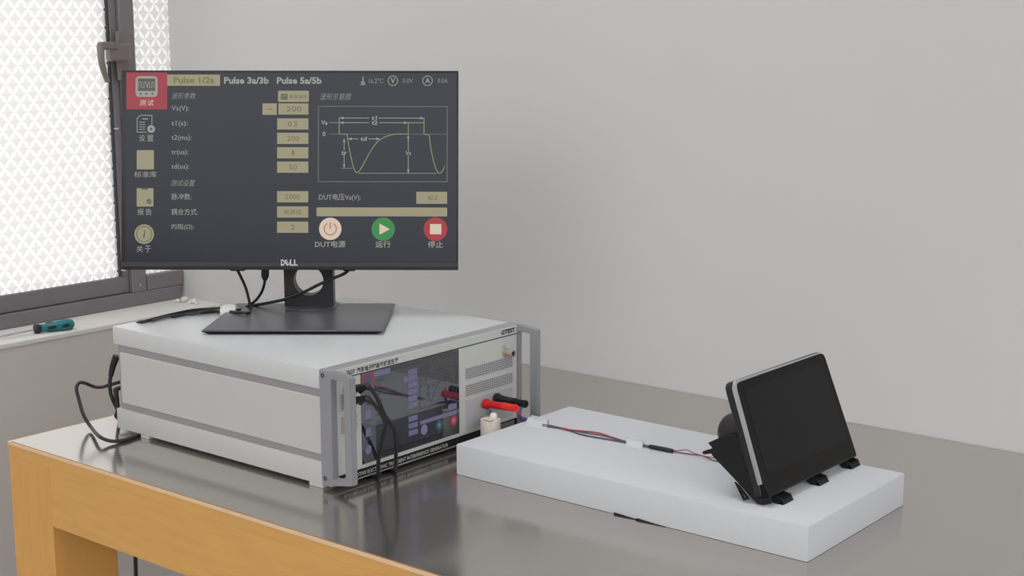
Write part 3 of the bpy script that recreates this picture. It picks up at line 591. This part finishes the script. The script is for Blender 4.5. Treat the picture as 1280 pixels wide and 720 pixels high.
# two usb leads on the fascia
u1 = [(XF + .030, .0318, .1485), at_x(459, 483.5, .072), at_x(466.5, 489.5, .078), at_x(474, 503, .078), at_x(482, 521, .074), at_x(490, 531, .068), at_x(494.5, 545, .060), at_x(495, 567, .050), at_x(494.5, 585, .042), at_x(494, 596, .034)]
u2 = [(XF + .030, .0318, .1305), at_x(459, 499, .072), at_x(469.5, 508, .076), at_x(479, 522, .072), at_x(481.3, 534, .066), at_x(477.5, 550, .058), at_x(474, 566, .050), at_x(472.7, 582, .042), at_x(472.4, 601, .036)]
for pts, z, lab in ((u1, .1485, 'upper black lead plugged beside the instrument touch screen, behind the left handle'), (u2, .1305, 'lower black lead plugged beside the instrument touch screen, behind the left handle')):
    pts = [Vector(p) for p in pts]; lastp = pts[-1].copy(); lastp.z = max(lastp.z, ZT + .0035); pts[-1] = lastp
    pts = pts + [Vector((pts[-1].x - .02, pts[-1].y + .004, ZT + .0030)), Vector((-.06, pts[-1].y + .008, ZT + .0030))]
    t = thing('plug_lead', (XF, .0318, z), lab, 'cable')
    obj('cord', tube(NB(), pts, .0032, 10, 6), M['rubber'], t, smooth=60)
    b = NB(); box(b, (XF, .0318 - .0065, z - .0035), (XF + .010, .0318 + .0065, z + .0035), .001); obj('connector', b, M['chrome'], t)
    b = NB(); d0 = Vector((XF + .006, .0318, z)); d1 = pts[1]
    tube(b, [d0, d0.lerp(d1, .45), d1 + Vector((0, 0, .0006)), pts[1].lerp(pts[2], .45)], [.0068, .0040], 12); obj('plug', b, M['black'], t, smooth=50)

# ================================================================ banana plugs, their wires and the cream pot
def banana(name, y, z, tip, m, m2, label):
    t = thing(name, (XF, y, z), label, 'plug'); p0 = Vector((XF + .0051, y, z)); p1 = Vector(tip); L = (p1 - p0).length
    b = NB(); lathe(b, p0, p1, [(0, 0), (0, .0086), (.004, .0090), (.007, .0078), (.010, .0064), (L * .60, .0062), (L * .60, 0)], 20); obj('collar', b, m, t)
    b = NB(); lathe(b, p0 + (p1 - p0) * .60, p1, [(0, 0), (0, .0066), (L * .10, .0066), (L * .11, .0060), (L * .33, .0060), (L * .34, .0067), (L * .40, .0064), (L * .40, .003), (L * .37, .003), (L * .37, 0)], 20); obj('sleeve', b, m2, t)
    return t
RT, BT = at_x(645, 510.3, .105), at_x(657, 505.2, .108)
bk = banana('banana_plug', .3832, .0640, BT, M['black'], M['black_matte'], 'black plug pushed into the instrument sockets, behind the red one')
rd = banana('banana_plug', .3534, .0600, RT, M['red'], M['red_bright'], 'red plug pushed into the instrument sockets')
b = NB(); tube(b, [RT + Vector((-.004, 0, -.004)), at_x(648, 516, .106), at_x(652, 521, .108), at_x(658, 524.5, .110), at_z(666, 526.5, .0445), at_z(676, 529, .0450)], .0016, 8); obj('lead', b, M['red_wire'], rd, label='thin red lead')
b = NB(); tube(b, [BT + Vector((-.006, 0, -.004)), at_x(650, 513, .106), at_x(648.5, 521, .104), at_x(654, 526, .108), at_x(662, 526, .1115), at_z(668, 525, .0445), at_z(676, 527.5, .0450)], .0016, 8); obj('lead', b, M['blue_wire'], bk, label='thin blue lead')
b = NB(); tube(b, [at_x(651, 523, .106), at_x(657, 525, .109), at_x(664, 526.5, .1125), at_z(670, 525, .0465)], [.0042, .0030], 10); obj('sleeve_wrap', b, M['blue_wire'], bk, label='blue wrap on the lead')
PX, PY = .066, .322
pot = thing('pot', (PX, PY, ZT), 'cream plastic pot with white knob, between the instrument and the foam block', 'pot')
b = NB(); lathe(b, (PX, PY, ZT), (PX, PY, 1), [(0, 0), (0, .0163), (.001, .0168), (.0515, .0168), (.0525, .0162), (.0525, 0)], 28); obj('body', b, M['cream'], pot)
b = NB(); lathe(b, (PX + .004, PY + .003, ZT + .053), (PX + .004, PY + .003, 1), [(0, 0), (0, .0062), (.003, .0066), (.008, .0055), (.010, .003), (.010, 0)], 18); obj('knob', b, M['white_tag'], pot, smooth=60)
b = NB(); box(b, (PX - .004, PY - .0155, ZT + .0535), (PX + .012, PY - .004, ZT + .0555), .0006); obj('tab', b, M['cream'], pot)

# ================================================================ foam block
FX0, FX1, FY0, FY1, FZ = .1121, .7249, .1827, .4804, .0436
b = NB(); box(b, (FX0, FY0, ZT), (FX1, FY1, FZ), 0.0022, 2); obj('foam_block', b, M['foam'], label='thick white foam block on the steel bench top', cat='block')
b = NB(); pts = [(.4155, FY0 - .0010), (.4300, FY0 - .0016), (.4520, FY0 - .0012), (.4560, FY0 - .0005), (.4800, FY0 - .0014), (.5040, FY0 - .0004), (.5040, FY0 + .02), (.4155, FY0 + .02)]
pts2 = [(x, max(y, FY0 - .002), ZT) for x, y in pts]
b = NB(); 
poly = [(.4155, FY0 - .0009, ZT), (.4155, FY0 - .0009, ZT + .0030), (.4300, FY0 - .0009, ZT + .0022), (.4520, FY0 - .0009, ZT + .0010), (.4570, FY0 - .0009, ZT + .0028), (.4700, FY0 - .0009, ZT + .0020), (.4850, FY0 - .0009, ZT + .0012), (.5030, FY0 - .0009, ZT + .0006), (.5050, FY0 - .0009, ZT)]
prism(b, poly, (0, .0007, 0)); obj('black_strip', b, M['black_matte'], label='ragged black strip along the foot of the foam block', cat='tape', smooth=0)  # thin ragged black strip standing against the foot of the foam

# ================================================================ in-car display unit
DX, DY, DZ, DW, DH = .6441, .217, .057, .258, .1605
ti, ya = math.radians(20.9), math.radians(-1.18)
en = Vector((math.cos(ya), math.sin(ya), 0)); ee = Vector((-math.sin(ya), math.cos(ya), 0)); eu = Vector((0, 0, math.cos(ti))) - en * math.sin(ti)
FD = plane_frame((DX, DY, DZ), ee, eu); fn = ee.cross(eu)          # local: u along the width, v up the screen, n outwards
du = thing('display_unit', (DX - .03, DY + .13, FZ), 'dark in-car display with silver edge and black bracket, leaning back on the foam block', 'display')
k = .0035
def quad_round(pts, r, n=5):
    out = []; m = len(pts)
    for i in range(m):
        p = Vector(pts[i]).to_3d(); a = (Vector(pts[i - 1]).to_3d() - p).normalized(); c = (Vector(pts[(i + 1) % m]).to_3d() - p).normalized()
        rr = r[i] if isinstance(r, (list, tuple)) else r
        for t in range(n + 1):
            s = t / n; q = (p + a * rr) * (1 - s) ** 2 + p * 2 * s * (1 - s) + (p + c * rr) * s ** 2; out.append(q)
    return out
outl = [(-k, 0), (DW + k, 0), (DW - k, DH), (k, DH)]
P3 = [FD @ p for p in quad_round(outl, [.003, .004, .009, .009])]
b = NB(); prism(b, P3, fn * -.0030, .0008); gl = obj('glass_front', b, M['du_glass'], du, label='black glass front')
inl = [(.016, .030), (DW - .014, .026), (DW - .020, DH - .014), (.020, DH - .014)]
b = NB(); prism(b, [FD @ (p + Vector((0, 0, .0003))) for p in quad_round(inl, .002, 2)], fn * -.0006); obj('active_area', b, M['du_screen'], gl, label='dark unlit screen area')
# silver edge: along the left side and the top
t_ = .0042
prof = [(-k * .62 - t_, .020), (k - t_ * .9, DH - .006), (k + .004, DH + t_ * .8), (k + .012, DH + t_ * .9), (DW - k - .020, DH + t_ * .6), (DW - k - .010, DH + t_ * .35)]
pro2 = [(-k * .62 - .0002, .020), (k + .0004, DH - .008), (k + .0035, DH - .0012), (k + .012, DH + .0004), (DW - k - .020, DH + .0004), (DW - k - .010, DH + .0002)]
b = NB(); ring = [Vector((x, y, .0002)) for x, y in prof] + [Vector((x, y, .0002)) for x, y in pro2[::-1]]
n_ = len(prof); F_ = []; K_ = []
for src, dst in ((prof, F_), (pro2, K_)):
    for x, y in src: dst.append((b.verts.new(FD @ Vector((x, y, .0006))), b.verts.new(FD @ Vector((x, y, -.0045)))))
for i in range(n_ - 1):
    a, c, d_, f_ = F_[i], F_[i + 1], K_[i + 1], K_[i]
    b.faces.new((a[0], c[0], d_[0], f_[0])); b.faces.new((a[1], f_[1], d_[1], c[1])); b.faces.new((a[0], a[1], c[1], c[0])); b.faces.new((f_[0], d_[0], d_[1], f_[1]))
for i in (0, n_ - 1): b.faces.new((F_[i][0], K_[i][0], K_[i][1], F_[i][1]))
obj('silver_edge', b, M['silver'], du, smooth=40, label='silver trim along left and top edges')
# shell behind the glass
shell = [(-k - .001, .004), (DW + k, .004), (DW - k, DH + .0035), (k - .003, DH + .0035)]
b = NB(); prism(b, [FD @ (p + Vector((0, 0, -.0042))) for p in quad_round(shell, [.003, .004, .012, .012])], fn * -.0125, .0015); obj('rear_shell', b, M['black'], du)
# rounded housing behind
hc0 = FD @ Vector((.022, .090, -.040)); hc1 = FD @ Vector((DW * .72, .090, -.040)); L = (hc1 - hc0).length
b = NB(); lathe(b, hc0, hc1, [(0, 0), (0, .022), (.004, .028), (.010, .0305), (L - .01, .0305), (L, .024), (L, 0)], 28); obj('motor_housing', b, M['neck'], du, label='dark rounded housing behind the screen', smooth=50)
# side bracket with a prong and a slotted tab
YB = .2175
bp = [(.5486, .1170), (.5745, .1323), (.590, .136), (.606, .128), (.634, .082), (.648, .062), (.6500, .0500), (.6370, .0452), (.6285, .0452), (.6190, .0520), (.5957, .0705), (.5574, .0987), (.5545, .1015), (.5555, .1111)]
b = NB(); prism(b, [(x, YB, z) for x, z in bp], (0, .004, 0), .0006); br = obj('side_bracket', b, M['black_matte'], du, label='black angular side bracket')
b = NB(); prism(b, [(.5560, YB + .001, .1105), (.5400, YB + .001, .1030), (.5390, YB + .001, .0995), (.5430, YB + .001, .0990), (.5580, YB + .001, .1035)], (0, .003, 0), .0005); obj('prong', b, M['black_matte'], br)
tb_o = [(.5940, .0700), (.6020, .0655), (.6175, .0500), (.6085, .0465)]; tb_i = [(.6000, .0640), (.6025, .0625), (.6125, .0515), (.6095, .0505)]
b = NB(); ring_prism(b, [(x, YB - .003, z) for x, z in tb_o], [(x, YB - .003, z) for x, z in tb_i], (0, .003, 0)); obj('slotted_tab', b, M['black_matte'], br, smooth=0)
bp2 = [(.5486, .1170), (.5745, .1323), (.590, .136), (.606, .128), (.634, .082), (.640, .062), (.6370, .0500), (.6285, .0470), (.5957, .0705), (.5574, .0987)]
b = NB(); prism(b, [(x - .004, YB + .19, z) for x, z in bp2], (0, .004, 0), .0006); obj('side_bracket', b, M['black_matte'], du)
b = NB(); prism(b, [(.575, YB + .004, .1310), (.606, YB + .004, .1270), (.630, YB + .004, .080), (.632, YB + .004, .056), (.612, YB + .004, .062), (.570, YB + .004, .098)], (0, .186, 0)); obj('rear_tray', b, M['black_matte'], du, smooth=0)
# lower rail and clips
b = NB(); box(b, (-.002, -.0012, -.016), (DW + .002, .0014, .0008), .0012, 1, FD); obj('lower_rail', b, M['black'], du)
for u in (.036, .142, .2435):
    p = DY + u; xf_ = DX + .0125
    prof_c = [(DX - .010, DZ - .002), (DX + .003, DZ - .0035), (xf_ - .003, DZ - .0042), (xf_ + .001, FZ + .0002), (DX + .001, FZ + .0002), (DX - .012, DZ - .008)]
    b = NB()
    for y0 in (p - .0145, p + .0105): prism(b, [(x, y0, z) for x, z in prof_c], (0, .004, 0), .0005)
    box(b, (DX - .004, p - .0145, FZ + .0002), (xf_ + .001, p + .0145, FZ + .0022), .0005)
    prism(b, [(xf_ - .0045, p - .0145, FZ + .0015), (xf_ + .0008, p - .0145, FZ + .0015), (xf_ - .0012, p - .0145, FZ + .0062), (xf_ - .0050, p - .0145, FZ + .0062)], (0, .028, 0), .0004)
    box(b, (DX - .008, p - .012, FZ + .002), (DX - .004, p + .012, DZ - .002)); box(b, (xf_ - .010, p - .003, FZ + .001), (xf_ - .002, p + .001, DZ - .005))
    obj('clip', b, M['black_matte'], du, smooth=0)

# ================================================================ wiring on the foam
ZW = FZ + .0016
wr = thing('wire_harness', at_z(735, 543, FZ), 'thin red and grey wires taped along the foam block to the display', 'wire')
wa = [at_z(678, 530.5, ZW), at_z(690, 532.3, ZW), at_z(708, 536.8, ZW + .001), at_z(728, 538.8, ZW + .003), at_z(748, 541.2, ZW + .003), at_z(766, 546.8, ZW + .001), at_z(783, 552.0, ZW), at_z(806, 556.6, ZW), at_z(815, 558.5, ZW)]
wb_ = [at_z(678, 532.2, ZW), at_z(690, 533.8, ZW), at_z(708, 537.0, ZW), at_z(728, 543.4, ZW), at_z(748, 547.2, ZW), at_z(766, 550.2, ZW), at_z(783, 553.4, ZW), at_z(806, 558.0, ZW), at_z(815, 559.6, ZW)]
b = NB(); tube(b, wa, .00135, 8); obj('wire', b, M['red_wire'], wr, label='thin dark red wire')
b = NB(); tube(b, wb_, .0013, 8); obj('wire', b, M['grey_wire'], wr, label='thin dark grey wire')
b = NB(); tube(b, [p_.lerp(q_, .5) + Vector((0, 0, .001)) for p_, q_ in zip(wa, wb_)], .0012, 8); obj('wire', b, M['grey_wire'], wr, label='thin dark grey wire')
b = NB(); lathe(b, at_z(811, 557.8, FZ + .0036), at_z(841, 563.6, FZ + .0036), [(0, 0), (0, .0020), (.003, .0034), (.034, .0036), (.042, .0030), (.0435, .0016), (.0435, 0)], 12); obj('tape_wrap', b, M['black'], wr, label='black tape wrap', smooth=60)
w1 = [at_z(838, 562.5, ZW + .001), at_z(848, 563.3, ZW + .002), at_z(858, 562.2, ZW + .006), at_z(866, 565.8, ZW + .004), at_z(875, 568.8, ZW + .002), at_z(885, 571, ZW + .004), (.556, YB + .008, .085)]
w2 = [at_z(838, 563.6, ZW), at_z(850, 565.8, ZW), at_z(866, 568, ZW), at_z(878, 569.5, ZW), at_z(890, 574.5, ZW), (.545, YB + .02, .062)]
w1[-1] = at_z(897, 573, ZW); w2[-1] = at_z(899, 577.5, ZW)
b = NB(); tube(b, w1, .0008, 8); obj('wire', b, M['red_wire'], wr, label='thin dark red wire'); b = NB(); tube(b, w2, .0009, 8); obj('wire', b, M['grey_wire'], wr, label='thin dark grey wire')
def tape(pts, label):
    b = NB(); Q = [at_z(x, y, FZ + .0001) for x, y in pts]; n = 6; T = []
    for i in range(n + 1):
        s = i / n; row = []
        for j in range(n + 1):
            q = j / n; p = (Q[0] * (1 - s) + Q[1] * s) * (1 - q) + (Q[3] * (1 - s) + Q[2] * s) * q
            row.append(b.verts.new(p + Vector((0, 0, .0050 * math.exp(-((q - .5) / .24) ** 4)))))
        T.append(row)
    for i in range(n):
        for j in range(n): b.faces.new((T[i][j], T[i + 1][j], T[i + 1][j + 1], T[i][j + 1]))
    g = bmesh.ops.extrude_face_region(b, geom=list(b.faces)); bmesh.ops.translate(b, verts=[v for v in g['geom'] if isinstance(v, bmesh.types.BMVert)], vec=(0, 0, .0003))
    obj('tape_strip', b, M['tape'], label=label, cat='tape', smooth=60)
tape([(665, 519), (686, 524), (683, 537), (655, 533)], 'pale tape strip holding the wires at the left edge of the foam block')
tape([(784, 545), (804, 550), (803, 563), (782, 558)], 'pale tape strip across the wires near the middle of the foam block')

# ================================================================ screwdriver on the sill
s0, s1, s2 = at_z(-14, 423.5, ZS + .006), at_z(42.5, 411.5, ZS + .0105), at_z(92.5, 404.5, ZS + .0128)
sd = thing('screwdriver', s1.lerp(s2, .5), 'teal handled screwdriver with black collar, lying on the window sill', 'screwdriver')
b = NB(); cyl(b, s0, s1 + (s2 - s1) * .1, .0030, 12, .0006); obj('shaft', b, M['chrome'], sd)
L = (s2 - s1).length
b = NB(); lathe(b, s1, s2, [(L * .10, 0), (L * .10, .0085), (L * .25, .0085), (L * .45, .0105), (L * .68, .0135), (L * .85, .0138), (L * .95, .0110), (L, .005), (L, 0)], 24); obj('grip', b, M['teal'], sd, label='teal plastic grip', smooth=60)
b = NB(); lathe(b, s1, s2, [(0, 0), (0, .0085), (.004, .0112), (L * .10, .0108), (L * .18, .0082), (L * .18, 0)], 20); obj('collar', b, M['rubber'], sd, label='black collar', smooth=40)
fr_ = axis_frame(s1, s2); ax = (s2 - s1).normalized(); toc = (CAM_C - s1).normalized(); side = (toc - ax * toc.dot(ax)).normalized(); upv = side.cross(ax)
for (t0, t1, ro) in ((.30, .56, .0118), (.64, .88, .0140)):
    for an in (-.15, 1.9, 3.9):
        dirv = (side * math.cos(an) + upv * math.sin(an)); tv = ax.cross(dirv); b = NB(); bmesh.ops.create_uvsphere(b, u_segments=14, v_segments=8, radius=1)
        c = s1.lerp(s2, (t0 + t1) / 2) + dirv * (ro - .0016); hl = L * (t1 - t0) / 2
        b.transform(Matrix(((ax.x * hl, tv.x * .0045, dirv.x * .0022, c.x), (ax.y * hl, tv.y * .0045, dirv.y * .0022, c.y), (ax.z * hl, tv.z * .0045, dirv.z * .0022, c.z), (0, 0, 0, 1))))
        obj('grip_pad', b, M['rubber'], sd, smooth=180, label='black rubber grip pad')

# ================================================================ cord under the bench
hx = at_y(169, 690, .30)
cable('hanging_cord', [(hx.x + .006, .30, ZT - .12 + .09), (hx.x + .003, .30, -.25), (hx.x, .30, -.41), (hx.x - .006, .302, -.55), (hx.x - .002, .304, ZFLOOR + .02), (hx.x + .06, .31, ZFLOOR + .004), (hx.x + .2, .34, ZFLOOR + .004)], .0045, M['rubber'], 'black cord hanging to the floor beneath the left end of the bench')

bpy.data.objects.remove(TXO); bpy.data.curves.remove(TXT)
